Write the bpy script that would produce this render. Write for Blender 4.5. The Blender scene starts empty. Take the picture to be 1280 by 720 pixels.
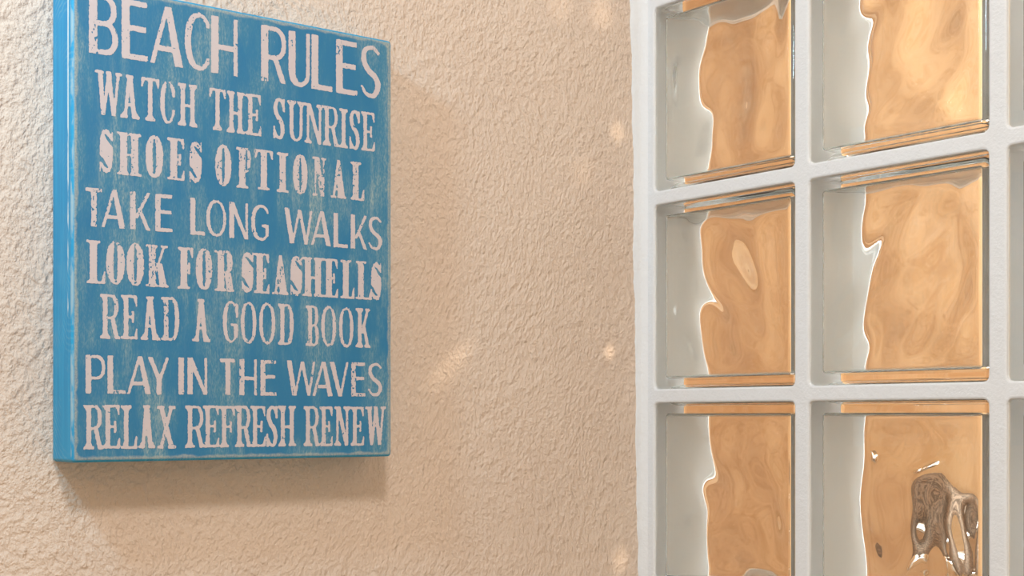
import bpy, bmesh, math, random
import numpy as np
from mathutils import Vector

# ------------------------------------------------------------------ camera, world, lights, exposure
S = bpy.context.scene
COL = S.collection
ZO = 1.5                                   # eye height
cd = bpy.data.cameras.new('camera')
cam = bpy.data.objects.new('camera', cd); COL.objects.link(cam)
cd.sensor_width = 36.0
cd.lens = 1765.8 * 36.0 / 1280.0
cd.shift_y = (521.8 - 360.0) / 1280.0
cam.location = (-0.9954, -1.0535, ZO)
cam.rotation_euler = (math.radians(90), 0, -math.radians(38.09))
cd.clip_start = 0.02
S.camera = cam

S.view_settings.view_transform = 'Standard'
S.view_settings.look = 'None'
S.view_settings.gamma = 1.0
S.view_settings.use_curve_mapping = False
S.view_settings.exposure = 0.05
S.cycles.max_bounces = 20
S.cycles.transmission_bounces = 16
S.cycles.glossy_bounces = 6
S.cycles.diffuse_bounces = 4
S.cycles.sample_clamp_indirect = 8.0
S.cycles.blur_glossy = 0.5
S.cycles.use_denoising = True

w = bpy.data.worlds.new('world'); S.world = w; w.use_nodes = True
bg = w.node_tree.nodes['Background']
bg.inputs['Color'].default_value = (1.0, 0.73, 0.48, 1)
bg.inputs['Strength'].default_value = 0.69

def area(name, loc, target, size, energy, color):
    l = bpy.data.lights.new(name, 'AREA'); l.shape = 'DISK'; l.size = size
    l.energy = energy; l.color = color
    o = bpy.data.objects.new(name, l); COL.objects.link(o); o.location = loc
    o.rotation_euler = (Vector(target) - Vector(loc)).to_track_quat('-Z', 'Y').to_euler()
    return o

area('wall_lamp', (-1.04, -0.31, ZO + 0.60), (-0.50, 0.0, ZO + 0.05), 0.11, 3.5, (0.38, 0.75, 1.0))
area('ceiling_lamp', (-1.0, -1.26, ZO + 1.20), (-0.42, 0.0, ZO), 0.24, 14.5, (1.0, 0.91, 0.82))
area('shower_lamp', (0.45, -0.35, ZO + 0.95), (0.6, 0.2, ZO - 0.4), 0.35, 11.0, (1.0, 0.94, 0.85))
back_fill = area('shower_fill', (0.52, -1.58, ZO), (0.52, 0.0, ZO), 0.75, 36.0, (0.92, 0.97, 1.0))  # added unseen fill panel, brightens the inner sides of the glass blocks
back_fill.data.shape = 'RECTANGLE'; back_fill.data.size_y = 1.8

def glint(target, source, deg, energy, color=(1.0, 0.78, 0.55)):      # added spot lamps that imitate light thrown by the glass onto the plaster
    l = bpy.data.lights.new('glint_spot', 'SPOT'); l.energy = energy; l.color = color
    l.spot_size = math.radians(deg); l.spot_blend = 1.0; l.shadow_soft_size = 0.004
    o = bpy.data.objects.new('glint_spot', l); COL.objects.link(o); o.location = source
    o.rotation_euler = (Vector(target) - Vector(source)).to_track_quat('-Z', 'Y').to_euler()
glint((-0.1103, 0.0, ZO + 0.4001), (-0.03, -0.4, ZO + 0.5001), 5, 1.2)
glint((-0.0562, 0.0, ZO + 0.4019), (-0.02, -0.3, ZO + 0.5219), 7, 1.2)
glint((-0.0347, 0.0, ZO + 0.2873), (-0.02, -0.22, ZO + 0.3873), 6, 1.0)
glint((-0.0815, 0.0, ZO + 0.2420), (-0.02, -0.4, ZO + 0.5420), 4, 1.6)
glint((-0.2396, 0.0, ZO + 0.0490), (-0.02, -0.10, ZO + 0.2490), 5, 2.6)
glint((-0.0455, 0.0, ZO + 0.0656), (-0.02, -0.2, ZO + 0.1656), 4.5, 1.3)
glint((-0.0303, 0.0, ZO + -0.1438), (-0.02, -0.22, ZO + 0.0162), 6, 1.2)

# ------------------------------------------------------------------ helpers
def link(name, me, mat=None, parent=None):
    o = bpy.data.objects.new(name, me); COL.objects.link(o)
    if mat is not None: me.materials.append(mat)
    if parent is not None: o.parent = parent
    return o

def from_bm(name, bm, mat=None, parent=None, smooth=False):
    me = bpy.data.meshes.new(name); bm.to_mesh(me); bm.free()
    if smooth:
        me.polygons.foreach_set('use_smooth', [True] * len(me.polygons))
    return link(name, me, mat, parent)

def empty(name, loc):
    o = bpy.data.objects.new(name, None); COL.objects.link(o); o.location = loc
    o.empty_display_size = 0.05
    return o

def tag(o, label, cat, group=None):
    o['label'] = label; o['category'] = cat
    if group: o['group'] = group
    return o

class NT:
    def __init__(self, name):
        self.m = bpy.data.materials.new(name); self.m.use_nodes = True
        self.t = self.m.node_tree; self.t.nodes.clear()
        self.out = self.t.nodes.new('ShaderNodeOutputMaterial')
    def n(self, typ, **kw):
        nd = self.t.nodes.new(typ)
        for k, v in kw.items():
            if k in nd.inputs: self.put(nd.inputs[k], v)
            else: setattr(nd, k, v)
        return nd
    def put(self, sock, v):
        if hasattr(v, 'is_output') or isinstance(v, bpy.types.NodeSocket): self.t.links.new(v, sock)
        else: sock.default_value = v
    def math(self, op, a, b=0.0, c=0.0, clamp=False):
        nd = self.t.nodes.new('ShaderNodeMath'); nd.operation = op; nd.use_clamp = clamp
        for i, v in enumerate((a, b, c)): self.put(nd.inputs[i], v)
        return nd.outputs[0]
    def smooth(self, v, lo, hi):
        nd = self.t.nodes.new('ShaderNodeMapRange'); nd.interpolation_type = 'SMOOTHSTEP'
        self.put(nd.inputs[0], v); nd.inputs[1].default_value = lo; nd.inputs[2].default_value = hi
        return nd.outputs[0]
    def mix(self, f, a, b):
        nd = self.t.nodes.new('ShaderNodeMix'); nd.data_type = 'RGBA'
        self.put(nd.inputs[0], f); self.put(nd.inputs[6], a); self.put(nd.inputs[7], b)
        return nd.outputs[2]
    def coords(self, scale=(1, 1, 1), rot=(0, 0, 0)):
        tc = self.t.nodes.new('ShaderNodeTexCoord'); mp = self.t.nodes.new('ShaderNodeMapping')
        mp.inputs['Scale'].default_value = scale; mp.inputs['Rotation'].default_value = rot
        self.t.links.new(tc.outputs['Object'], mp.inputs['Vector'])
        return mp.outputs[0]
    def noise(self, vec, scale, detail=4, rough=0.55, dist=0.0):
        nd = self.n('ShaderNodeTexNoise'); self.put(nd.inputs['Vector'], vec)
        nd.inputs['Scale'].default_value = scale; nd.inputs['Detail'].default_value = detail
        nd.inputs['Roughness'].default_value = rough; nd.inputs['Distortion'].default_value = dist
        return nd.outputs[0]
    def done(self, shader):
        self.t.links.new(shader, self.out.inputs['Surface']); return self.m

def principled(nt, color, rough=0.6, metallic=0.0, normal=None, spec=0.5):
    b = nt.n('ShaderNodeBsdfPrincipled')
    nt.put(b.inputs['Base Color'], color); nt.put(b.inputs['Roughness'], rough)
    nt.put(b.inputs['Metallic'], metallic); nt.put(b.inputs['Specular IOR Level'], spec)
    if normal is not None: nt.put(b.inputs['Normal'], normal)
    return b.outputs[0]

def bump(nt, height, dist, strength=1.0):
    b = nt.n('ShaderNodeBump'); nt.put(b.inputs['Height'], height)
    b.inputs['Distance'].default_value = dist; b.inputs['Strength'].default_value = strength
    return b.outputs[0]

# ------------------------------------------------------------------ materials
def mat_plaster():
    nt = NT('beige trowelled plaster')
    v = nt.coords()
    warp = nt.n('ShaderNodeVectorMath', operation='SCALE')
    wn = nt.n('ShaderNodeTexNoise'); nt.put(wn.inputs['Vector'], v); wn.inputs['Scale'].default_value = 5.0
    nt.put(warp.inputs[0], wn.outputs['Color']); warp.inputs['Scale'].default_value = 0.05
    vv = nt.n('ShaderNodeVectorMath', operation='ADD'); nt.put(vv.inputs[0], v); nt.put(vv.inputs[1], warp.outputs[0])
    st = nt.n('ShaderNodeMapping'); nt.put(st.inputs['Vector'], vv.outputs[0])
    st.inputs['Scale'].default_value = (1.0, 1.0, 0.7); st.inputs['Rotation'].default_value = (0, 0.5, 0)
    lumps = nt.noise(st.outputs[0], 140, 3, 0.45, 0.1)
    grains = nt.noise(st.outputs[0], 310, 2, 0.5, 0.0)
    fine = nt.noise(v, 560, 2, 0.6)
    big = nt.noise(v, 14, 3, 0.5)
    area_ = nt.smooth(nt.noise(v, 8, 2, 0.5), 0.35, 0.65)
    h = nt.math('MULTIPLY', nt.smooth(lumps, 0.30, 0.78), nt.math('MULTIPLY_ADD', area_, 0.6, 0.6))
    h = nt.math('ADD', h, nt.math('MULTIPLY', nt.smooth(grains, 0.25, 0.8), nt.math('MULTIPLY_ADD', area_, -0.2, 0.85)))
    h = nt.math('ADD', h, nt.math('MULTIPLY', fine, 0.48))
    h = nt.math('ADD', h, nt.math('MULTIPLY', big, 1.6))
    tone = nt.smooth(nt.noise(v, 6, 4, 0.6), 0.35, 0.7)
    c = nt.mix(tone, (0.67, 0.56, 0.48, 1), (0.70, 0.595, 0.515, 1))
    return nt.done(principled(nt, c, 0.75, normal=bump(nt, h, 0.00112), spec=0.25))

def mat_mortar():
    nt = NT('white painted mortar')
    v = nt.coords()
    h = nt.math('ADD', nt.math('MULTIPLY', nt.noise(v, 420, 3, 0.6), 0.6), nt.noise(v, 110, 3, 0.5))
    return nt.done(principled(nt, (0.74, 0.79, 0.85, 1), 0.7, normal=bump(nt, h, 0.0009), spec=0.3))

def mat_flat(name, col, rough=0.7):
    nt = NT(name); v = nt.coords()
    c = nt.mix(nt.noise(v, 9, 4), tuple(x * 0.93 for x in col[:3]) + (1,), col)
    return nt.done(principled(nt, c, rough))

def mat_stone():
    nt = NT('honey orange marble')
    v = nt.coords()
    a = nt.noise(v, 3.2, 5, 0.6, 1.6)
    b = nt.noise(v, 11, 5, 0.6, 2.5)
    k = nt.math('ADD', nt.math('MULTIPLY', a, 0.65), nt.math('MULTIPLY', b, 0.35))
    f = nt.smooth(k, 0.36, 0.62)
    c = nt.mix(f, (0.56, 0.335, 0.16, 1), (0.70, 0.475, 0.265, 1))
    vein = nt.smooth(nt.math('ABSOLUTE', nt.math('SUBTRACT', b, 0.5)), 0.0, 0.035)
    c = nt.mix(nt.math('MULTIPLY', nt.math('SUBTRACT', 1.0, vein), 0.25), c, (0.76, 0.60, 0.40, 1))
    return nt.done(principled(nt, c, 0.3))

def mat_glass():
    nt = NT('clear pale green glass')
    g = nt.n('ShaderNodeBsdfGlass'); g.inputs['IOR'].default_value = 1.50
    g.inputs['Roughness'].default_value = 0.0
    g.inputs['Color'].default_value = (0.985, 0.992, 0.985, 1)
    return nt.done(g.outputs[0])

def mat_sign(hw, hh, dep):
    # origin of the panel mesh: centre of its front face, front towards -y
    nt = NT('distressed blue paint on wood')
    tc = nt.n('ShaderNodeTexCoord'); sp = nt.n('ShaderNodeSeparateXYZ'); nt.put(sp.inputs[0], tc.outputs['Object'])
    x, y, z = sp.outputs
    v = tc.outputs['Object']
    dx = nt.math('SUBTRACT', hw, nt.math('ABSOLUTE', x))
    dz = nt.math('SUBTRACT', hh, nt.math('ABSOLUTE', z))
    # rounded distance to the border of the face
    r = 0.010
    ax = nt.math('MAXIMUM', nt.math('SUBTRACT', r, dx), 0.0)
    az = nt.math('MAXIMUM', nt.math('SUBTRACT', r, dz), 0.0)
    edge = nt.math('SUBTRACT', r, nt.math('SQRT', nt.math('ADD', nt.math('MULTIPLY', ax, ax), nt.math('MULTIPLY', az, az))))
    front = nt.math('SUBTRACT', 1.0, nt.smooth(y, 0.00005, 0.0005))
    # grain: short diagonal scratches + vertical streaks + broad patches
    m1 = nt.coords((1, 1, 0.28), (0, 0.35, 0)); m2 = nt.coords((1, 1, 0.05))
    scr = nt.noise(m1, 900, 2, 0.7)
    streak = nt.noise(m2, 190, 3, 0.6)
    patch = nt.noise(nt.coords((1, 1, 0.42)), 26, 4, 0.62, 0.4)
    leftness = nt.smooth(x, 0.14, -0.14)
    amount = nt.math('ADD', nt.smooth(patch, 0.42, 0.72), nt.math('MULTIPLY', leftness, 0.10))
    scrf = nt.smooth(nt.math('ADD', nt.math('MULTIPLY', scr, 0.6), nt.math('MULTIPLY', streak, 0.4)), 0.43, 0.66)
    base = nt.mix(nt.smooth(patch, 0.3, 0.6), (0.018, 0.165, 0.345, 1), (0.026, 0.185, 0.345, 1))
    base = nt.mix(nt.math('MULTIPLY', amount, 0.36), base, (0.12, 0.27, 0.33, 1))
    base = nt.mix(nt.math('MULTIPLY', nt.math('MULTIPLY', scrf, amount), 0.75), base, (0.36, 0.44, 0.43, 1))
    # worn border, varying width
    wig = nt.math('MULTIPLY', nt.math('SUBTRACT', nt.noise(v, 70, 3), 0.5), 0.006)
    we = nt.math('SUBTRACT', 1.0, nt.smooth(nt.math('ADD', edge, wig), 0.0030, 0.0050))
    fleck = nt.smooth(nt.noise(v, 620, 3, 0.7), 0.28, 0.66)
    base = nt.mix(nt.math('MULTIPLY', we, nt.math('ADD', 0.20, nt.math('MULTIPLY', fleck, 0.45))), base, (0.46, 0.45, 0.37, 1))
    # sides: fresher, lighter blue with streaks and saw arcs, rubbed lines beside the front edge
    wv = nt.n('ShaderNodeTexWave', wave_type='RINGS', rings_direction='SPHERICAL')
    mp = nt.n('ShaderNodeMapping'); nt.put(mp.inputs['Vector'], v); mp.inputs['Location'].default_value = (hw, -0.004, 0.012)
    mp.inputs['Scale'].default_value = (1, 1, 0.42)
    nt.put(wv.inputs['Vector'], mp.outputs[0]); wv.inputs['Scale'].default_value = 150; wv.inputs['Distortion'].default_value = 3.0
    wv.inputs['Detail'].default_value = 2
    arcs = nt.math('MULTIPLY', nt.smooth(wv.outputs[1], 0.55, 1.0), nt.smooth(nt.noise(v, 22, 3), 0.45, 0.7))
    side = nt.mix(nt.smooth(streak, 0.35, 0.7), (0.012, 0.265, 0.520, 1), (0.022, 0.330, 0.590, 1))
    side = nt.mix(nt.math('MULTIPLY', arcs, 0.35), side, (0.30, 0.48, 0.53, 1))
    ln = nt.noise(nt.coords((1, 1, 0.3)), 160, 3)
    l1 = nt.math('MULTIPLY', nt.smooth(y, 0.0062, 0.0070), nt.math('SUBTRACT', 1.0, nt.smooth(y, 0.0082, 0.0092)))
    l1 = nt.math('MULTIPLY', l1, nt.smooth(nt.math('ADD', ln, nt.math('MULTIPLY', z, 1.6)), 0.36, 0.58))
    side = nt.mix(l1, side, (0.72, 0.78, 0.76, 1))
    edge_line = nt.math('MULTIPLY', nt.smooth(y, 0.0002, 0.0008), nt.math('SUBTRACT', 1.0, nt.smooth(y, 0.0022, 0.0034)))
    side = nt.mix(nt.math('MULTIPLY', edge_line, nt.math('MULTIPLY', nt.smooth(ln, 0.42, 0.6), nt.math('MULTIPLY', nt.smooth(dz, 0.003, 0.006), 0.55))), side, (0.50, 0.56, 0.52, 1))
    c = nt.mix(front, side, base)
    h = nt.math('ADD', streak, scr)
    return nt.done(principled(nt, c, 0.5, normal=bump(nt, h, 0.00012), spec=0.35))

def mat_letter():
    nt = NT('pale pink lettering paint')
    v = nt.coords()
    c = nt.mix(nt.noise(v, 300, 4, 0.6), (0.53, 0.475, 0.50, 1), (0.58, 0.525, 0.55, 1))
    return nt.done(principled(nt, c, 0.6, spec=0.3))

def mat_metal(name, col, rough, bumpd=0.0):
    nt = NT(name); v = nt.coords()
    r = nt.math('MULTIPLY_ADD', nt.noise(v, 120, 3), 0.12, rough)
    if bumpd: col = nt.mix(nt.smooth(nt.noise(v, 420, 2), 0.4, 0.6), tuple(k * 0.55 for k in col[:3]) + (1,), tuple(min(1, k * 1.35) for k in col[:3]) + (1,))
    n = bump(nt, nt.noise(v, 260, 3), bumpd) if bumpd else None
    return nt.done(principled(nt, col, r, 1.0, normal=n))

M_PLASTER = mat_plaster(); M_MORTAR = mat_mortar(); M_STONE = mat_stone(); M_GLASS = mat_glass()
M_WHITE = mat_flat('white wall paint', (0.78, 0.77, 0.75, 1)); M_FLOOR = mat_flat('beige floor tile', (0.52, 0.44, 0.35, 1), 0.4)
M_LETTER = mat_letter()

# ------------------------------------------------------------------ structure
def slab(name, x0, x1, y0, y1, z0, z1, mat, kind='structure'):
    bm = bmesh.new(); bmesh.ops.create_cube(bm, size=1.0)
    for vtx in bm.verts:
        vtx.co = Vector(((x0 + x1) / 2 + vtx.co.x * (x1 - x0), (y0 + y1) / 2 + vtx.co.y * (y1 - y0), (z0 + z1) / 2 + vtx.co.z * (z1 - z0)))
    o = from_bm(name, bm, mat)
    o['kind'] = kind
    return o

T = 0.0816                                   # depth of the glass block wall
PITCH = 0.200; JV = 0.0163; JH = 0.0139      # block pitch, joint widths
G0 = 0.0165                                  # first joint, at the corner
ZTOP = ZO + 0.4147                           # top of the first row's glass
NC, NR = 3, 3
PY0 = -(G0 + NC * PITCH)                     # near end of the partition
PZ1 = ZTOP + JH; PZ0 = ZTOP - NR * PITCH
slab('wall_back', -2.4, T, 0.0, 0.12, 0.0, 2.6, M_PLASTER)
slab('wall_right_below', 0.0, T, PY0, 0.0, 0.0, PZ0, M_WHITE)
slab('wall_right_above', 0.0, T, PY0, 0.0, PZ1, 2.6, M_WHITE)
slab('wall_right_near', 0.0, T, -1.7, PY0, 0.0, 2.6, M_WHITE)
slab('wall_shower_side', 0.90, 1.00, -1.7, 1.30, 0.0, 2.6, M_STONE)
slab('wall_shower_end', T, 0.90, 1.20, 1.30, 0.0, 2.6, M_STONE)
slab('wall_shower_return', 0.0, T, 0.12, 1.30, 0.0, 2.6, M_STONE)
slab('wall_shower_near', T, 0.90, -1.7, -1.6, 0.0, 2.6, M_STONE)
slab('floor', -2.4, 1.0, -2.2, 1.3, -0.08, 0.0, M_FLOOR)
slab('ceiling_shower', 0.0, 1.0, -1.7, 1.3, 2.6, 2.66, M_WHITE)

# ------------------------------------------------------------------ glass block partition
part = empty('glass_block_partition', (T / 2, PY0 / 2, PZ0))
tag(part, 'clear wavy glass block partition in white mortar, right of the plaster wall', 'glass partition')
part['kind'] = 'thing'
INV = -Vector(part.location)

# mortar grid: faces of a cell grid, openings left out, extruded to the wall's depth
ys = [0.0]
for c in range(NC):
    ys += [-(G0 + c * PITCH), -(G0 + c * PITCH + PITCH - JV)]
ys.append(PY0)
zs = [PZ1]
for r in range(NR):
    zs += [ZTOP - r * PITCH, ZTOP - r * PITCH - (PITCH - JH)]
if zs[-1] - PZ0 > 1e-6: zs.append(PZ0)
bm = bmesh.new()
ny, nz = len(ys), len(zs)
V = [[[bm.verts.new((xx, y, z)) for z in zs] for y in ys] for xx in (0.0, T)]
is_open = lambda i, j: (i % 2 == 1) and (j % 2 == 1) and i < 2 * NC and j < 2 * NR
for i in range(ny - 1):
    for j in range(nz - 1):
        if is_open(i, j):
            for (a, b) in (((i, j), (i + 1, j)), ((i + 1, j), (i + 1, j + 1)), ((i + 1, j + 1), (i, j + 1)), ((i, j + 1), (i, j))):
                bm.faces.new((V[0][a[0]][a[1]], V[0][b[0]][b[1]], V[1][b[0]][b[1]], V[1][a[0]][a[1]]))
        else:
            bm.faces.new((V[0][i][j], V[0][i][j + 1], V[0][i + 1][j + 1], V[0][i + 1][j]))
            bm.faces.new((V[1][i][j], V[1][i + 1][j], V[1][i + 1][j + 1], V[1][i][j + 1]))
for i in range(ny - 1):
    for j in (0, nz - 1):
        bm.faces.new((V[0][i][j], V[0][i + 1][j], V[1][i + 1][j], V[1][i][j]))
for j in range(nz - 1):
    for i in (0, ny - 1):
        bm.faces.new((V[0][i][j], V[1][i][j], V[1][i][j + 1], V[0][i][j + 1]))
bmesh.ops.recalc_face_normals(bm, faces=bm.faces)
corner = [e for e in bm.edges if abs(e.verts[0].co.x - e.verts[1].co.x) > T / 2 and
          e.verts[0].co.y not in (0.0,) and PY0 + 1e-5 < e.verts[0].co.y and PZ0 + 1e-5 < e.verts[0].co.z < PZ1 - 1e-5]
bmesh.ops.bevel(bm, geom=corner, offset=0.005, segments=3, affect='EDGES', profile=0.5)
rim = [e for e in bm.edges if max(vv.co.x for vv in e.verts) < 1e-6 and len(e.link_faces) == 2 and
       any(abs(f.normal.x) < 0.5 for f in e.link_faces) and
       all(PZ0 + 1e-5 < vv.co.z < PZ1 - 1e-5 and PY0 + 1e-5 < vv.co.y < -1e-5 for vv in e.verts)]
bmesh.ops.bevel(bm, geom=rim, offset=0.0018, segments=2, affect='EDGES', profile=0.5)
# rough painted lap of mortar over the plaster at the inside corner
rng = random.Random(4)
prev = None; wob = 0.0
N = 150
for k in range(N + 1):
    z = PZ0 + (PZ1 - PZ0) * k / N
    wob = 0.85 * wob + rng.uniform(-0.0006, 0.0006)
    wd = 0.0060 + 0.011 * (z - PZ0) / (PZ1 - PZ0) + wob
    ring = [bm.verts.new(p) for p in ((0.001, -0.009, z), (-0.0030, -0.0032, z), (-wd * 0.6, -0.0014, z), (-wd, -0.0008, z), (-wd - 0.0006, 0.0006, z))]
    if prev:
        for q in range(4):
            f = bm.faces.new((prev[q], prev[q + 1], ring[q + 1], ring[q])); f.smooth = True
    prev = ring
for vtx in bm.verts: vtx.co += INV
for f in bm.faces:                            # bedding inside the openings, coloured lighter to stand in for light in the blocks
    c_ = f.calc_center_median() - INV
    if abs(f.normal.x) < 0.4 and 0.002 < c_.x < T - 0.001 and PY0 + 1e-4 < c_.y < -1e-4 and PZ0 + 1e-4 < c_.z < PZ1 - 1e-4: f.material_index = 1
mortar = from_bm('mortar', bm, M_MORTAR, part)
mortar.data.materials.append(mat_flat('lightened white bedding', (0.86, 0.91, 0.95, 1), 0.6))

def wave(seed):
    r = np.random.RandomState(seed)
    ks = []
    for i in range(9):
        lam = r.uniform(0.034, 0.11); th = r.uniform(0, math.pi)
        ks.append((2 * math.pi / lam * math.cos(th), 2 * math.pi / lam * math.sin(th), r.uniform(0, 6.28), lam / 0.08))
    def f(u, v):
        s = 0.0
        for a, b, p, am in ks: s += am * math.sin(a * u + b * v + p + 0.8 * math.sin(21 * u + 3 * p) )
        return s / 3.0
    return f

def rounded_box(bm, hx, hy, hz, rad, n, flip, wf=None, wb=None, amp=0.0, nx=12):
    """closed rounded box; its two faces across x may be rippled"""
    def ramp(h, n):      # more lines near the edges
        ts = [-h + rad * q / 4.0 for q in range(4)]
        ts += [-(h - rad) + 2 * (h - rad) * q / n for q in range(n + 1)]
        ts += [h - rad * (3 - q) / 4.0 for q in range(4)]
        return ts
    X, Y, Z = ramp(hx, nx), ramp(hy, n), ramp(hz, n)
    cache = {}
    def vert(x, y, z):
        key = (round(x, 7), round(y, 7), round(z, 7))
        if key in cache: return cache[key]
        cx = max(-hx + rad, min(hx - rad, x)); cy = max(-hy + rad, min(hy - rad, y)); cz = max(-hz + rad, min(hz - rad, z))
        d = Vector((x - cx, y - cy, z - cz))
        p = Vector((x, y, z))
        if d.length > 1e-9: p = Vector((cx, cy, cz)) + d.normalized() * max(abs(d.x), abs(d.y), abs(d.z))
        if wf and abs(abs(x) - hx) < 1e-7:
            ey = min(1.0, max(0.0, (hy - abs(y) - 0.004) / 0.018)); ez = min(1.0, max(0.0, (hz - abs(z) - 0.004) / 0.018))
            g = (ey * ey * (3 - 2 * ey)) * (ez * ez * (3 - 2 * ez))
            p.x += amp * g * (wf if x < 0 else wb)(y, z)
        cache[key] = bm.verts.new(p); return cache[key]
    def quad(a, b, c, d):
        f = bm.faces.new((a, b, c, d) if not flip else (d, c, b, a)); f.smooth = True
    for sgn in (-1, 1):
        for i in range(len(Y) - 1):
            for j in range(len(Z) - 1):
                q = [vert(sgn * hx, Y[i], Z[j]), vert(sgn * hx, Y[i + 1], Z[j]), vert(sgn * hx, Y[i + 1], Z[j + 1]), vert(sgn * hx, Y[i], Z[j + 1])]
                quad(*(q if sgn > 0 else q[::-1]))
        for i in range(len(X) - 1):
            for j in range(len(Z) - 1):
                q = [vert(X[i], sgn * hy, Z[j]), vert(X[i + 1], sgn * hy, Z[j]), vert(X[i + 1], sgn * hy, Z[j + 1]), vert(X[i], sgn * hy, Z[j + 1])]
                quad(*(q if sgn < 0 else q[::-1]))
            for j in range(len(Y) - 1):
                q = [vert(X[i], Y[j], sgn * hz), vert(X[i + 1], Y[j], sgn * hz), vert(X[i + 1], Y[j + 1], sgn * hz), vert(X[i], Y[j + 1], sgn * hz)]
                quad(*(q if sgn > 0 else q[::-1]))

ROWN = ['top', 'middle', 'bottom']; COLN = ['column beside the plaster wall', 'second column from the plaster wall', 'third column from the plaster wall']
BD = 0.080                                   # block depth
WALL = 0.0085
for r in range(NR):
    for c in range(NC):
        ylo = -(G0 + c * PITCH + PITCH - JV); yhi = -(G0 + c * PITCH)
        zhi = ZTOP - r * PITCH; zlo = zhi - (PITCH - JH)
        hy = (yhi - ylo) / 2 + 0.0003; hz = (zhi - zlo) / 2 - 0.0004
        bm = bmesh.new()
        rounded_box(bm, BD / 2, hy, hz, 0.0045, 6, False, nx=4)
        rounded_box(bm, BD / 2 - WALL, hy - 0.0105, hz - 0.0105, 0.0035, 46, True, wave(11 + r * 7 + c * 3), wave(50 + r * 5 + c * 13), 0.0008 if (r, c) == (2, 1) else 0.0019, nx=8)
        ctr = Vector((0.0012 + BD / 2, (ylo + yhi) / 2, (zlo + zhi) / 2))
        o = from_bm('glass_block', bm, M_GLASS, part)
        o.location = ctr + INV
        o['label'] = 'glass block in the %s row, %s' % (ROWN[r], COLN[c])

# ------------------------------------------------------------------ fixture on the far shower wall
M_DARK = mat_metal('brushed brown grey metal', (0.30, 0.24, 0.19, 1), 0.55, 0.0012)
M_CHROME = mat_metal('polished chrome', (0.85, 0.84, 0.82, 1), 0.08)

def tube(bm, pts, rads, seg=14, closed=False):
    n = len(pts); rings = []
    for i in range(n):
        a = Vector(pts[i - 1] if (i > 0 or closed) else pts[i]); b = Vector(pts[(i + 1) % n] if (i < n - 1 or closed) else pts[i])
        d = (b - a).normalized(); s = d.cross(Vector((1, 0, 0)))
        if s.length < 1e-3: s = d.cross(Vector((0, 0, 1)))
        s.normalize(); t2 = d.cross(s)
        rings.append([bm.verts.new(Vector(pts[i]) + (s * math.cos(k * 2 * math.pi / seg) + t2 * math.sin(k * 2 * math.pi / seg)) * rads[i]) for k in range(seg)])
    for i in range(n if closed else n - 1):
        A, B = rings[i], rings[(i + 1) % n]
        for k in range(seg): bm.faces.new((A[k], A[(k + 1) % seg], B[(k + 1) % seg], B[k]))
    if not closed:
        bm.faces.new(rings[0][::-1]); bm.faces.new(rings[-1])
    bmesh.ops.recalc_face_normals(bm, faces=bm.faces)

fx = empty('metal_fixture', (0.90, 0.216, ZO - 0.180))
tag(fx, 'dark brown grey metal fixture blurred behind the bottom row glass block', 'bathroom fixture')
bm = bmesh.new()
pts = []; rads = []
for k in range(28):
    a = math.radians(-52 + 284 * k / 27.0)
    pts.append((-0.055, 0.034 * math.cos(a) + 0.004, 0.052 * math.sin(a))); rads.append(0.0185 + 0.004 * math.sin(a * 2))
tube(bm, pts, rads)
from_bm('metal_loop', bm, M_DARK, fx, True)
for (yy, zz) in ((0.030, 0.020), (-0.020, -0.022), (0.025, -0.047)):
    bm = bmesh.new()
    tube(bm, [(0.0, yy, zz), (-0.004, yy, zz), (-0.0042, yy, zz), (-0.066, yy, zz), (-0.071, yy, zz), (-0.0735, yy, zz)], [0.014, 0.014, 0.0095, 0.0095, 0.0075, 0.003], 18)
    from_bm('mounting_post', bm, M_CHROME, fx, True)
kb = empty('metal_fitting', (0.90, 0.285, ZO - 0.085))
tag(kb, 'small shiny grey metal fitting behind glass, above the dark metal fixture', 'fitting')
bm = bmesh.new()
tube(bm, [(0, 0, 0), (-0.003, 0, 0), (-0.0035, 0, 0), (-0.02, 0, 0), (-0.022, 0, 0), (-0.03, 0, 0), (-0.034, 0, 0)], [0.012, 0.012, 0.006, 0.006, 0.011, 0.011, 0.005], 18)
from_bm('knob', bm, M_CHROME, kb, True)

# ------------------------------------------------------------------ the sign
SX0, SX1, SZ0, SZ1, SD = -0.6109, -0.3318, ZO - 0.0333, ZO + 0.3216, 0.0406
sw, sh_ = SX1 - SX0, SZ1 - SZ0
sign = empty('wall_sign', ((SX0 + SX1) / 2, 0.0, SZ0))
tag(sign, 'distressed blue wooden sign with beach rules lettering hanging on the plaster wall', 'sign')
bm = bmesh.new(); bmesh.ops.create_cube(bm, size=1.0)
for vtx in bm.verts: vtx.co = Vector((vtx.co.x * sw, (vtx.co.y + 0.5) * SD, vtx.co.z * sh_))
bmesh.ops.bevel(bm, geom=bm.edges[:], offset=0.0030, segments=4, affect='EDGES', profile=0.5)
panel = from_bm('panel', bm, mat_sign(sw / 2, sh_ / 2, SD), sign, True)
md = panel.modifiers.new('wn', 'WEIGHTED_NORMAL'); md.keep_sharp = False
panel.location = Vector(((SX0 + SX1) / 2, -SD, (SZ0 + SZ1) / 2)) - Vector(sign.location)

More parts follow.
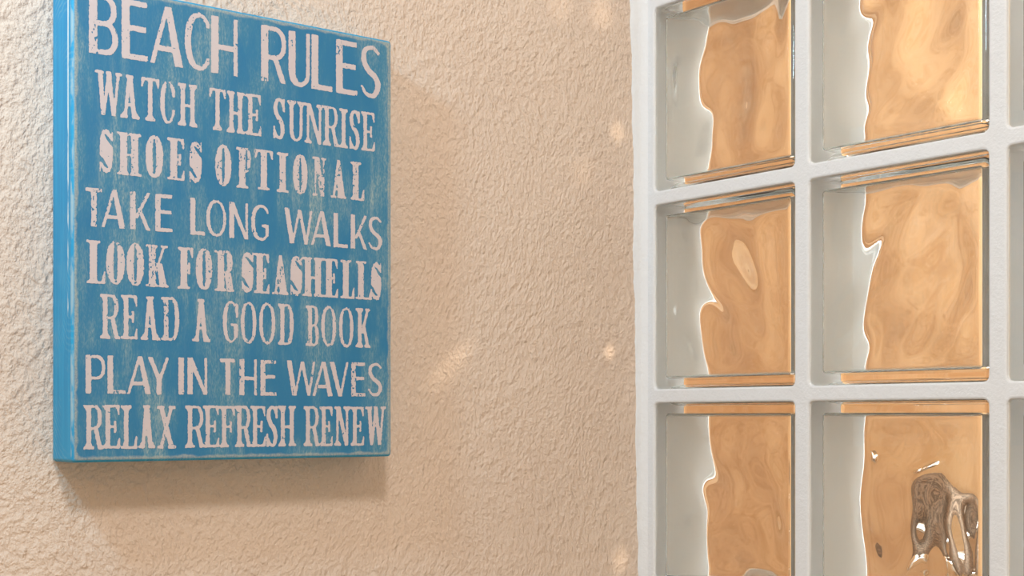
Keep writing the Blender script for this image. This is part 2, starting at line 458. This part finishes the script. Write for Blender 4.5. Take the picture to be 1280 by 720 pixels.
# lettering: every glyph is an implicit shape in millimetres, a line's glyphs are united, worn and contoured
LINES = [
    ("BEACH RULES", 269.4, 314.2, "A", [12.7, 35.3, 37.9, 58.6, 60.4, 87.4, 88.8, 109.5, 110.9, 133.7, 154.4, 177.1, 179.2, 199.0, 200.5, 220.2, 223.8, 244.4, 247.3, 267.8]),
    ("WATCH THE SUNRISE", 224.6, 257.3, "B", [17.3, 38.4, 36.9, 52.3, 53.5, 67.8, 68.7, 80.6, 83.5, 98.8, 109.4, 123.3, 124.7, 139.5, 141.3, 154.5, 165.3, 175.8, 178.5, 193.7, 194.3, 211.4, 211.4, 226.5, 226.9, 235.1, 236.6, 246.9, 248.7, 261.8]),
    ("SHOES OPTIONAL", 182.0, 214.0, "C", [21.0, 31.1, 34.8, 53.1, 56.9, 71.0, 75.0, 88.6, 92.7, 102.9, 114.4, 128.2, 133.0, 145.2, 148.8, 164.9, 168.5, 179.2, 183.4, 196.8, 201.4, 214.6, 218.4, 233.8, 238.0, 251.3]),
    ("TAKE LONG WALKS", 141.5, 170.0, "A", [9.9, 22.7, 22.4, 40.8, 44.6, 60.8, 64.6, 78.9, 93.3, 105.6, 106.8, 123.7, 126.4, 142.8, 145.5, 161.1, 175.4, 201.4, 200.1, 218.9, 221.4, 235.1, 238.0, 254.2, 255.0, 269.3]),
    ("LOOK FOR SEASHELLS", 99.3, 131.3, "C", [11.3, 25.3, 26.0, 40.4, 41.9, 55.6, 57.5, 75.7, 83.4, 96.1, 98.0, 111.9, 114.4, 130.6, 137.2, 147.5, 148.5, 161.9, 164.2, 179.2, 180.9, 191.7, 192.3, 211.4, 212.3, 225.7, 228.4, 241.6, 243.2, 258.8, 258.0, 268.1]),
    ("READ A GOOD BOOK", 58.7, 91.8, "B", [21.6, 36.7, 37.9, 50.5, 52.9, 68.5, 69.8, 84.2, 95.1, 110.3, 120.9, 134.3, 136.5, 150.1, 152.7, 167.1, 169.9, 183.9, 195.5, 207.4, 209.7, 223.8, 226.7, 240.5, 243.2, 257.7]),
    ("PLAY IN THE WAVES", 17.6, 46.1, "A", [10.2, 25.3, 27.0, 41.1, 42.2, 61.3, 58.6, 76.0, 83.5, 88.0, 91.1, 107.6, 118.5, 131.5, 135.3, 150.5, 153.9, 168.3, 177.6, 204.0, 201.4, 220.7, 217.6, 235.8, 238.5, 252.3, 254.7, 269.3]),
    ("RELAX REFRESH RENEW", -23.5, 9.2, "B", [9.0, 23.7, 23.7, 36.7, 37.9, 50.2, 51.2, 64.9, 65.9, 81.6, 89.5, 105.6, 104.5, 117.8, 118.5, 131.6, 131.6, 146.1, 145.5, 158.5, 159.1, 169.3, 170.3, 185.8, 193.5, 208.5, 208.5, 220.7, 222.2, 237.3, 238.5, 251.1, 252.3, 273.1]),
]
mx = lambda *a: np.maximum.reduce(a)
mn = lambda *a: np.minimum.reduce(a)

class Glyph:
    def __init__(s, X, Y, W, H, st): s.X, s.Y, s.W, s.H, s.st = X, Y, W, H, st
    def rect(s, x0, x1, y0, y1): return mx(x0 - s.X, s.X - x1, y0 - s.Y, s.Y - y1)
    def bar(s, b0, b1, y0, t0, t1, y1):        # slanted stem: bottom b0..b1 at y0, top t0..t1 at y1
        f = (s.Y - y0) / (y1 - y0); l = b0 + (t0 - b0) * f; r = b1 + (t1 - b1) * f
        k = 1.0 / math.hypot(1.0, ((t0 + t1 - b0 - b1) / 2) / (y1 - y0))
        return mx((l - s.X) * k, (s.X - r) * k, y0 - s.Y, s.Y - y1)
    def ell(s, cx, cy, a, b, n=2.3):
        k = ((np.abs(s.X - cx) / a) ** n + (np.abs(s.Y - cy) / b) ** n) ** (1.0 / n)
        return (k - 1.0) * min(a, b)
    def ring(s, x0, x1, y0, y1, l, r, tb, n=2.3, ni=None):
        o = s.ell((x0 + x1) / 2, (y0 + y1) / 2, (x1 - x0) / 2, (y1 - y0) / 2, n)
        i = s.ell((x0 + l + x1 - r) / 2, (y0 + y1) / 2, (x1 - r - x0 - l) / 2, (y1 - y0) / 2 - tb, ni or n)
        return mx(o, -i)
    def bowl(s, x0, x1, y0, y1, side, tb):     # D shape open to the left
        c = x0 + (x1 - x0) * 0.35; h = (y1 - y0) / 2
        o = mx(mn(s.rect(x0, c, y0, y1), s.ell(c, y0 + h, x1 - c, h, 2.2)), x0 - s.X)
        a = max(x1 - side - c, 0.3)
        i = mn(s.rect(x0 - 5, c, y0 + tb, y1 - tb), mx(s.ell(c, y0 + h, a, h - tb, 2.2), c - 0.01 - s.X))
        return mx(o, -i)
    def stroke(s, pts, ws):
        P = [np.array(p, float) for p in pts]; n = len(P); out = []; D = None
        Q = [2 * P[0] - P[1]] + P + [2 * P[-1] - P[-2]]
        samp = []
        for i in range(n - 1):
            for k in range(8 if i < n - 2 else 9):
                t = k / 8.0; a, b, c, d = Q[i], Q[i + 1], Q[i + 2], Q[i + 3]
                samp.append((0.5 * (2 * b + (c - a) * t + (2 * a - 5 * b + 4 * c - d) * t * t + (3 * b - a - 3 * c + d) * t ** 3), ws[i] + (ws[i + 1] - ws[i]) * t))
        for (p, w0), (q, w1) in zip(samp[:-1], samp[1:]):
            dx, dy = q - p; L2 = dx * dx + dy * dy + 1e-9
            t = np.clip(((s.X - p[0]) * dx + (s.Y - p[1]) * dy) / L2, 0, 1)
            d = np.hypot(s.X - p[0] - t * dx, s.Y - p[1] - t * dy) - (w0 + (w1 - w0) * t) / 2
            D = d if D is None else np.minimum(D, d)
        return D
    # ---- serif helpers
    def foot(s, x0, x1, up, l=None, r=None):   # bracketed slab under (or over) a stem x0..x1
        st = s.st; l = st['ov'] if l is None else l; r = st['ov'] if r is None else r
        h, b, H = st['sh'], st['br'], s.H
        if up:  return mn(s.rect(x0 - l, x1 + r, H - h, H), s.bar(x0, x1, H - h - b, x0 - l * .6, x1 + r * .6, H - h + .01))
        return mn(s.rect(x0 - l, x1 + r, 0, h), s.bar(x0 - l * .6, x1 + r * .6, h - .01, x0, x1, h + b))
    def stem(s, x0, x1, tl=None, tr=None, bl=None, br=None):
        return mn(s.rect(x0, x1, 0, s.H), s.foot(x0, x1, True, tl, tr), s.foot(x0, x1, False, bl, br))
    def tick(s, x, y, d, ln):                  # wedge at the end of an arm, pointing down (d=-1) or up (d=1)
        w = s.st['tk']
        if d < 0: return s.bar(x - w * .45, x, y - ln, x - w * 1.5, x, y)
        return s.bar(x - w * 1.5, x, y, x - w * .45, x, y + ln)

    # ---- plain thick and thin capitals
    def A_A(s): 
        W, H, k, t = s.W, s.H, s.st['s'], s.st['t']
        ap = W * 0.50
        return mn(s.bar(0, t * 1.05, 0, ap - t * .4, ap + t * .6, H), s.bar(W - k * 1.08, W, 0, ap - t * .4, ap + k * .8 - t * .4, H), s.rect(W * .24, W * .76, H * .23, H * .23 + s.st['b']))
    def B_A(s):
        W, H, k, t, b = s.W, s.H, s.st['s'], s.st['t'], s.st['b']
        return mn(s.rect(0, k, 0, H), s.bowl(k - .2, W, 0, H * .56, t * 1.3, b * .9), s.bowl(k - .2, W * .94, H * .56 - b * .85, H, t * 1.25, b * .85))
    def C_A(s, bar=False):
        W, H, k, t, b = s.W, s.H, s.st['s'], s.st['t'], s.st['b']
        r = s.ring(0, W * 1.12, 0, H, k * .82, t, b * .85, 2.2)
        cut = s.rect(W * .74, W * 3, H * (.24 if not bar else .40), H * .76)
        r = mx(r, -cut, s.X - W)
        return r
    def G_A(s):
        W, H, k, t, b = s.W, s.H, s.st['s'], s.st['t'], s.st['b']
        return mn(s.C_A(True), s.rect(W - t * 1.25, W, H * .14, H * .46), s.rect(W * .62, W, H * .46 - b * .85, H * .46))
    def E_A(s):
        W, H, k, b = s.W, s.H, s.st['s'], s.st['b']
        return mn(s.rect(0, k, 0, H), s.rect(0, W, 0, b), s.rect(0, W * .97, H - b, H), s.rect(0, W * .93, H * .53 - b / 2, H * .53 + b / 2))
    def F_A(s): return s.E_A()
    def H_A(s):
        W, H, k, t, b = s.W, s.H, s.st['s'], s.st['t'], s.st['b']
        return mn(s.rect(0, k, 0, H), s.rect(W - t, W, 0, H), s.rect(0, W, H * .47 - b / 2, H * .47 + b / 2))
    def I_A(s): return s.rect(0, s.W, 0, s.H)
    def K_A(s):
        W, H, k, t = s.W, s.H, s.st['s'], s.st['t']
        return mn(s.rect(0, k, 0, H), s.bar(k * .8, k * .8 + t * 1.1, H * .30, W - t * 1.25, W, H), s.bar(W - t * 1.5, W, 0, W * .36, W * .36 + t * 1.2, H * .56))
    def L_A(s): return mn(s.rect(0, s.st['s'], 0, s.H), s.rect(0, s.W, 0, s.st['b']))
    def N_A(s):
        W, H, k, t = s.W, s.H, s.st['s'], s.st['t']
        return mn(s.rect(0, k, 0, H), s.rect(W - t, W, 0, H), s.bar(W - t * 1.35, W, 0, 0, k * .95, H))
    def O_A(s): return s.ring(0, s.W, 0, s.H, s.st['s'] * .72, s.st['t'] * 1.05, s.st['b'] * .8, 2.15)
    def P_A(s):
        W, H, k, t, b = s.W, s.H, s.st['s'], s.st['t'], s.st['b']
        return mn(s.rect(0, k, 0, H), s.bowl(k - .2, W, H * .36, H, t * 1.15, b * .8))
    def R_A(s):
        W, H, k, t, b = s.W, s.H, s.st['s'], s.st['t'], s.st['b']
        return mn(s.rect(0, k, 0, H), s.bowl(k - .2, W, H * .40, H, t * 1.2, b * .85), s.bar(W - t * 1.45, W, 0, W * .46, W * .46 + t * 1.4, H * .42))
    def S_A(s):
        W, H, k, t = s.W, s.H, s.st['s'], s.st['t']
        q = t * .62
        return s.stroke([(W - q * 1.1, H * .86), (W * .62, H - q * .9), (W * .25, H * .90), (q * 1.6, H * .72), (W * .36, H * .54), (W * .74, H * .40), (W - k * .46, H * .24), (W * .66, q * 1.25), (W * .3, H * .07), (q * .8, H * .20)],
                        [t * .8, t * 1.05, t * 1.1, k * .78, k * .82, k * .84, k * .86, t * 1.15, t * .95, t * .7])
    def T_A(s):
        W, H, k, b = s.W, s.H, s.st['s'], s.st['b']
        return mn(s.rect(W * .52 - k / 2, W * .52 + k / 2, 0, H), s.rect(0, W, H - b, H))
    def U_A(s):
        W, H, k, t, b = s.W, s.H, s.st['s'], s.st['t'], s.st['b']
        y = H * .30
        u = s.ring(0, W, 0, 2 * y, k * .97, t, b * .9, 2.2)
        return mn(mx(u, s.Y - y), s.rect(0, k, y - .1, H), s.rect(W - t, W, y - .1, H))
    def V_A(s):
        W, H, k, t = s.W, s.H, s.st['s'], s.st['t']
        v = W * .58
        return mn(s.bar(v - k * .55, v + k * .30, 0, 0, k * 1.05, H), s.bar(v - t * .5, v + t * .5, 0, W - t * 1.05, W, H))
    def W_A(s):
        W, H, k, t = s.W, s.H, s.st['s'], s.st['t']
        a, m, c = W * .28, W * .54, W * .78
        return mn(s.bar(a - k * .55, a + k * .45, 0, 0, k, H), s.bar(a - t * .3, a + t * .6, 0, m - t * .6, m + t * .3, H * .97), s.bar(c - t * .75, c + t * .55, 0, m - t * .6, m + t * .7, H * .97), s.bar(c - t * .45, c + t * .45, 0, W - t * .95, W, H * .98))
    def Y_A(s):
        W, H, k, t = s.W, s.H, s.st['s'], s.st['t']
        c = W * .53
        return mn(s.rect(c - k * .5, c + k * .45, 0, H * .5), s.bar(c - k * .5, c + k * .35, H * .42, 0, k * .9, H), s.bar(c - t * .3, c + t * .9, H * .42, W - t * 1.15, W, H))

    # ---- slab serif capitals (medium B, fat C)
    def A_B(s):
        W, H, k, t, fat = s.W, s.H, s.st['s'], s.st['t'], s.st['fat']
        o = s.st['ov']
        if fat:
            ap = W * .52
            legs = mn(s.bar(W * .14, W * .14 + t, 0, ap - t * .8, ap, H), s.bar(W * .47, W * .92, 0, ap - t * .9, ap + t * .6, H))
            legs = mn(legs, s.rect(W * .22, W * .6, H * .20, H * .20 + t))
            fill = mx(s.bar(W * .20, W * .6, H * .25, ap - t * .8, ap, H), -s.ell(W * .36, H * .20, W * .1, H * .16))
            return mn(legs, fill, s.rect(0, W * .36, 0, s.st['sh']), s.rect(W * .42, W, 0, s.st['sh']))
        ap = W * .47
        legs = mn(s.bar(W * .16, W * .16 + t, 0, ap - t * .6, ap + t * .4, H), s.bar(W * .84 - k, W * .84, 0, ap - k * .4, ap + k * .6, H), s.rect(W * .25, W * .75, H * .29, H * .29 + s.st['hb']))
        f = mn(s.rect(0, W * .38, 0, s.st['sh']), s.rect(W * .60, W, 0, s.st['sh']), s.bar(W * .05, W * .34, s.st['sh'] - .1, W * .19, W * .19 + t, H * .16), s.bar(W * .64, W * .96, s.st['sh'] - .1, W * .82 - k, W * .82, H * .16))
        return mn(legs, f, s.rect(ap - k * .8, ap + k * .85, H - s.st['sh'], H))
    def B_B(s):
        W, H, k = s.W, s.H, s.st['s']; hb = s.st['hb']; x = s.st['ov'] * .8
        return mn(s.stem(x, x + k, None, 0, None, 0), s.bowl(x + k - .2, W, 0, H * .54, k * .85, hb), s.bowl(x + k - .2, W * .95, H * .54 - hb, H, k * .78, hb))
    def C_B(s, g=False):
        W, H, k, hb = s.W, s.H, s.st['s'], s.st['hb']
        r = s.ring(0, W * 1.04, 0, H, k, k * .7, hb, 2.2)
        cut = s.rect(W * .66, W * 3, H * .34, H * (.70 if not g else .70))
        r = mx(r, -cut, s.X - W)
        tail = s.bar(W - k * .55, W, H * .62, W - k * .9, W, H * .88) if not g else s.bar(W - k * .55, W, H * .60, W - k * .8, W, H * .94)
        return mn(r, tail)
    def G_B(s):
        W, H, k = s.W, s.H, s.st['s']
        return mn(s.C_B(True), s.rect(W - k * 1.05, W - k * .12, H * .12, H * .46), s.rect(W * .50, W, H * .40, H * .46))
    def D_B(s):
        W, H, k, hb = s.W, s.H, s.st['s'], s.st['hb']; x = s.st['ov'] * .8
        return mn(s.stem(x, x + k, None, 0, None, 0), s.bowl(x + k - .2, W, 0, H, k, hb))
    def E_B(s, low=True):
        W, H, k, hb, o = s.W, s.H, s.st['s'], s.st['hb'], s.st['ov'] * .75
        ln = H * .22
        g = mn(s.stem(o, o + k, None, 0, None, 0 if low else None), s.rect(o, W * .97, H - hb, H), s.tick(W * .97, H - hb * .5, -1, ln), s.rect(o, W * .76, H * .5 - hb / 2, H * .5 + hb / 2),
               s.bar(W * .62, W * .78, H * .36, W * .66, W * .78, H * .5), s.bar(W * .66, W * .78, H * .5, W * .62, W * .78, H * .64))
        if low: g = mn(g, s.rect(o, W, 0, hb), s.tick(W, hb * .5, 1, ln))
        return g
    def F_B(s): return s.E_B(False)
    def H_B(s):
        W, H, k, hb, o = s.W, s.H, s.st['s'], s.st['hb'], s.st['ov'] * .8
        inn = o * .55
        g = mn(s.stem(o, o + k, None, inn, None, inn), s.stem(W - o - k, W - o, inn, None, inn, None), s.rect(o, W - o, H * .48 - hb * .6, H * .48 + hb * .6))
        return g
    def I_B(s):
        k = s.st['s']; x = (s.W - k) / 2
        return s.stem(x, x + k, x, x, x, x)
    def K_B(s):
        W, H, k, t, o = s.W, s.H, s.st['s'], s.st['t'], s.st['ov'] * .8
        q = k if s.st['fat'] else k * .85
        return mn(s.stem(o, o + k, None, o * .8, None, o * .8), s.bar(o + k * .8, o + k * .8 + t, H * .36, W * .80 - t * .5, W * .80 + t * .5, H), s.bar(W * .90 - q, W * .92, 0, o + k * .98 + t * .4, o + k * .98 + t * .4 + q * .8, H * .56),
                  s.rect(W * .62, W * .96, H - s.st['sh'], H), s.rect(W * .55, W, 0, s.st['sh']))
    def L_B(s):
        W, H, k, hb, o = s.W, s.H, s.st['s'], s.st['hb'], s.st['ov'] * .8
        return mn(s.stem(o, o + k, None, None, None, 0), s.rect(o, W, 0, hb), s.tick(W, hb * .5, 1, H * .27))
    def N_B(s):
        W, H, k, t, o = s.W, s.H, s.st['s'], s.st['t'], s.st['ov'] * .8
        dk = k * (0.78 if s.st['fat'] else 1.1); t = t * (0.75 if s.st['fat'] else 0.8)
        if s.st['fat']:
            return mn(s.rect(o, o + t, 0, H), s.foot(o, o + t, False, o, o * .7), s.rect(0, o + dk, H - s.st['sh'], H), s.rect(W - o - t, W - o, 0, H), s.foot(W - o - t, W - o, True, o * .7, o),
                      s.bar(W - o - dk * .85, W - o, 0, o, o + dk, H))
        return mn(s.rect(o, o + t, 0, H), s.foot(o, o + t, False), s.rect(0, o + t + o * .4, H - s.st['sh'], H), s.rect(W - o - t, W - o, 0, H), s.foot(W - o - t, W - o, True),
                  s.bar(W - o - dk * .8, W - o, 0, o, o + dk, H))
    def O_B(s):
        return s.ring(0, s.W, 0, s.H, s.st['ok'], s.st['ok'], s.st['hb'] * (1.0 if s.st['fat'] else 1.1), 2.3, 2.6)
    def P_B(s):
        W, H, k, hb = s.W, s.H, s.st['s'], s.st['hb']; x = s.st['ov'] * .8
        return mn(s.stem(x, x + k, None, 0), s.bowl(x + k - .2, W, H * .40, H, k * .85, hb))
    def R_B(s):
        W, H, k, hb = s.W, s.H, s.st['s'], s.st['hb']; x = s.st['ov'] * .8
        q = k * (.95 if s.st['fat'] else .9)
        return mn(s.stem(x, x + k, None, 0), s.bowl(x + k - .2, W * .92, H * .44, H, k * .85, hb), s.bar(W * .94 - q, W * .96, 0, W * .50, W * .50 + q, H * .48), s.rect(W * .80, W, 0, s.st['sh']))
    def S_B(s):
        W, H, k, fat = s.W, s.H, s.st['s'], s.st['fat']
        if fat:
            body = s.ell(W * .5, H * .5, W * .5, H * .5, 2.6)
            n1 = s.stroke([(W * .40, H * .87), (W * .62, H * .80), (W * .88, H * .70), (W * 1.1, H * .62)], [W * .10, W * .22, W * .26, W * .20])
            n2 = s.stroke([(W * .62, H * .12), (W * .40, H * .18), (W * .14, H * .30), (-W * .1, H * .38)], [W * .10, W * .22, W * .26, W * .20])
            return mn(mx(body, -n1, -n2), s.bar(W * .90, W, H * .74, W * .90, W * .99, H), s.bar(0, W * .10, 0, 0, W * .10, H * .26))
        q = k * .5
        g = s.stroke([(W - q * .8, H * .80), (W * .66, H - q * .75), (W * .32, H * .93), (q * 1.05, H * .76), (W * .36, H * .57), (W * .66, H * .44), (W - q * 1.05, H * .24), (W * .66, q * .8), (W * .33, H * .06), (q * .7, H * .20)],
                     [k * .55, k * .7, k * .8, k, k * 1.05, k * 1.05, k, k * .75, k * .7, k * .55])
        return mn(g, s.bar(W - k * .55, W, H * .68, W - k * .5, W, H), s.bar(0, k * .55, 0, 0, k * .5, H * .32))
    def T_B(s):
        W, H, k, hb = s.W, s.H, s.st['s'], s.st['hb']
        c = W / 2; ln = H * .20; w_ = s.st['tk']
        return mn(s.rect(c - k / 2, c + k / 2, 0, H), s.foot(c - k / 2, c + k / 2, False), s.rect(0, W, H - hb, H),
                  s.bar(0, w_ * .45, H - hb * .5 - ln, 0, w_ * 1.6, H - hb * .5), s.tick(W, H - hb * .5, -1, ln))
    def U_B(s):
        W, H, k, hb, o = s.W, s.H, s.st['s'], s.st['hb'], s.st['ov'] * .7
        t = s.st['t']; y = H * .28
        u = s.ring(o, W - o, 0, 2 * y, k, t, hb * 1.1, 2.2)
        return mn(mx(u, s.Y - y), s.rect(o, o + k, y - .1, H), s.rect(W - o - t, W - o, y - .1, H), s.foot(o, o + k, True), s.foot(W - o - t, W - o, True))
    def W_B(s):
        W, H, k, t = s.W, s.H, s.st['s'], s.st['t']
        a, m, c = W * .31, W * .50, W * .70; h = s.st['sh']
        return mn(s.bar(a - k * .5, a + k * .3, 0, W * .10, W * .10 + k * 1.05, H), s.bar(a - t * .2, a + t * .5, 0, m - t * .5, m + t * .5, H * .98), s.bar(c - k * .5, c + k * .3, 0, m - k * .5, m + k * .5, H * .98), s.bar(c - t * .3, c + t * .4, 0, W * .88 - t * .6, W * .88 + t * .3, H),
                  s.rect(0, W * .32, H - h, H), s.rect(W * .40, W * .60, H - h, H), s.rect(W * .74, W, H - h, H))
    def X_B(s):
        W, H, k, t = s.W, s.H, s.st['s'], s.st['t']; h = s.st['sh']
        return mn(s.bar(W * .88 - k, W * .90, 0, W * .10, W * .10 + k, H), s.bar(W * .12, W * .12 + t, 0, W * .86 - t, W * .86, H),
                  s.rect(0, W * .40, H - h, H), s.rect(W * .62, W * .98, H - h, H), s.rect(W * .02, W * .36, 0, h), s.rect(W * .58, W, 0, h))

def vnoise(x, y, seed):
    r = np.random.RandomState(seed); g = r.rand(97, 97)
    xi = np.floor(x).astype(int); yi = np.floor(y).astype(int); fx_, fy_ = x - xi, y - yi
    fx_ = fx_ * fx_ * (3 - 2 * fx_); fy_ = fy_ * fy_ * (3 - 2 * fy_)
    G = lambda a, b: g[a % 97, b % 97]
    return (G(xi, yi) * (1 - fx_) + G(xi + 1, yi) * fx_) * (1 - fy_) + (G(xi, yi + 1) * (1 - fx_) + G(xi + 1, yi + 1) * fx_) * fy_

def blur(F, n):
    for _ in range(n):
        P = np.pad(F, 1, mode='edge')
        F = (P[:-2, 1:-1] + P[2:, 1:-1] + P[1:-1, :-2] + P[1:-1, 2:] + 4 * P[1:-1, 1:-1]) / 8.0
    return F

def contour_mesh(bm, F, xs, ys_, y_plane):
    """filled region F < 0 as faces at y = y_plane (metres); full cells merge into runs"""
    cache = {}
    def vert(x, z):
        k = (round(x * 50), round(z * 50))
        if k not in cache: cache[k] = bm.verts.new((x / 1000.0, y_plane, z / 1000.0))
        return cache[k]
    I = F < 0
    cnt = I[:-1, :-1].astype(int) + I[1:, :-1] + I[:-1, 1:] + I[1:, 1:]
    ni_, nj_ = cnt.shape
    def face(ps):
        vs = []
        for p in ps:
            q = vert(*p)
            if q not in vs: vs.append(q)
        if len(vs) > 2:
            try: bm.faces.new(vs)
            except ValueError: pass
    for j in range(nj_):
        i = 0
        while i < ni_:
            c = cnt[i, j]
            if c == 0: i += 1; continue
            if c == 4:
                k = i
                while k < ni_ and cnt[k, j] == 4: k += 1
                face([(xs[i], ys_[j]), (xs[k], ys_[j]), (xs[k], ys_[j + 1]), (xs[i], ys_[j + 1])])
                i = k; continue
            cs = [(i, j), (i + 1, j), (i + 1, j + 1), (i, j + 1)]; ps = []
            for q in range(4):
                a, b = cs[q], cs[(q + 1) % 4]; fa, fb = F[a], F[b]
                if fa < 0: ps.append((xs[a[0]], ys_[a[1]]))
                if (fa < 0) != (fb < 0):
                    t = fa / (fa - fb); ps.append((xs[a[0]] + (xs[b[0]] - xs[a[0]]) * t, ys_[a[1]] + (ys_[b[1]] - ys_[a[1]]) * t))
            face(ps); i += 1

STY = {
    'A': dict(s=4.3, t=2.3, b=2.8),
    'A1': dict(s=6.4, t=3.5, b=4.3),
    'B': dict(s=3.6, t=2.7, sh=2.3, br=2.4, ov=2.3, hb=2.0, tk=2.0, ok=3.2, fat=False),
    'C': dict(s=5.6, t=2.0, sh=1.9, br=1.0, ov=2.5, hb=1.7, tk=2.2, ok=5.4, fat=True),
}
RES = 0.40
for li, (text, zb, zt, sty, ex) in enumerate(LINES):
    xs = np.arange(4.0, 276.0, RES); ys_ = np.arange(zb - 2.4, zt + 2.4, RES)
    XX, YY = np.meshgrid(xs, ys_, indexing='ij')
    F = np.full(XX.shape, 50.0)
    k = 0; H = zt - zb
    for ch in text:
        if ch == ' ': continue
        x0, x1 = ex[2 * k], ex[2 * k + 1]
        st = dict(STY['A1' if li == 0 else sty])
        if sty == 'C': st['ok'] = min(5.6, (x1 - x0) * 0.415)
        i0, i1 = np.searchsorted(xs, x0 - 2), np.searchsorted(xs, x1 + 2)
        dz = (vnoise(np.array([k * 1.7]), np.array([li * 3.3]), 5)[0] - 0.5) * 0.7
        g = Glyph(XX[i0:i1] - x0, YY[i0:i1] - zb - dz, x1 - x0, H, st)
        fld = getattr(g, ch + '_' + ('A' if sty == 'A' else 'B'))()
        F[i0:i1] = np.minimum(F[i0:i1], fld)
        k += 1
    F = blur(F, 2 if sty == 'A' else 4)
    F += (vnoise(XX / 1.3, YY / 1.3, 21 + li) - 0.5) * 0.55 + (vnoise(XX / 0.6, YY / 0.6, 31 + li) - 0.5) * 0.25
    # chipped paint: small specks and short cracks, heavier in some letters
    where = vnoise(XX / 9.0 + 3 * li, YY / 16.0, 41 + li)
    n1 = vnoise(XX / 1.1, YY / 1.9, 51 + li) * 0.6 + vnoise(XX / 0.55, YY / 0.8, 61 + li) * 0.4
    thr = {'A': 0.86, 'B': 0.90, 'C': 0.83}[sty] - 0.18 * np.clip(where - 0.52, 0, 0.3) / 0.3
    chip = (n1 - thr) * 6.0
    F = np.maximum(F, chip)
    bm = bmesh.new()
    contour_mesh(bm, F, xs, ys_, 0.0)
    bmesh.ops.recalc_face_normals(bm, faces=bm.faces)
    if bm.faces and sum(f.normal.y for f in bm.faces) > 0: bmesh.ops.reverse_faces(bm, faces=bm.faces)
    o = from_bm('lettering', bm, M_LETTER, sign)
    o.location = Vector((SX0, -SD - 0.00018, ZO)) - Vector(sign.location)
    o['label'] = 'line of pale pink lettering reading ' + text.title().lower()
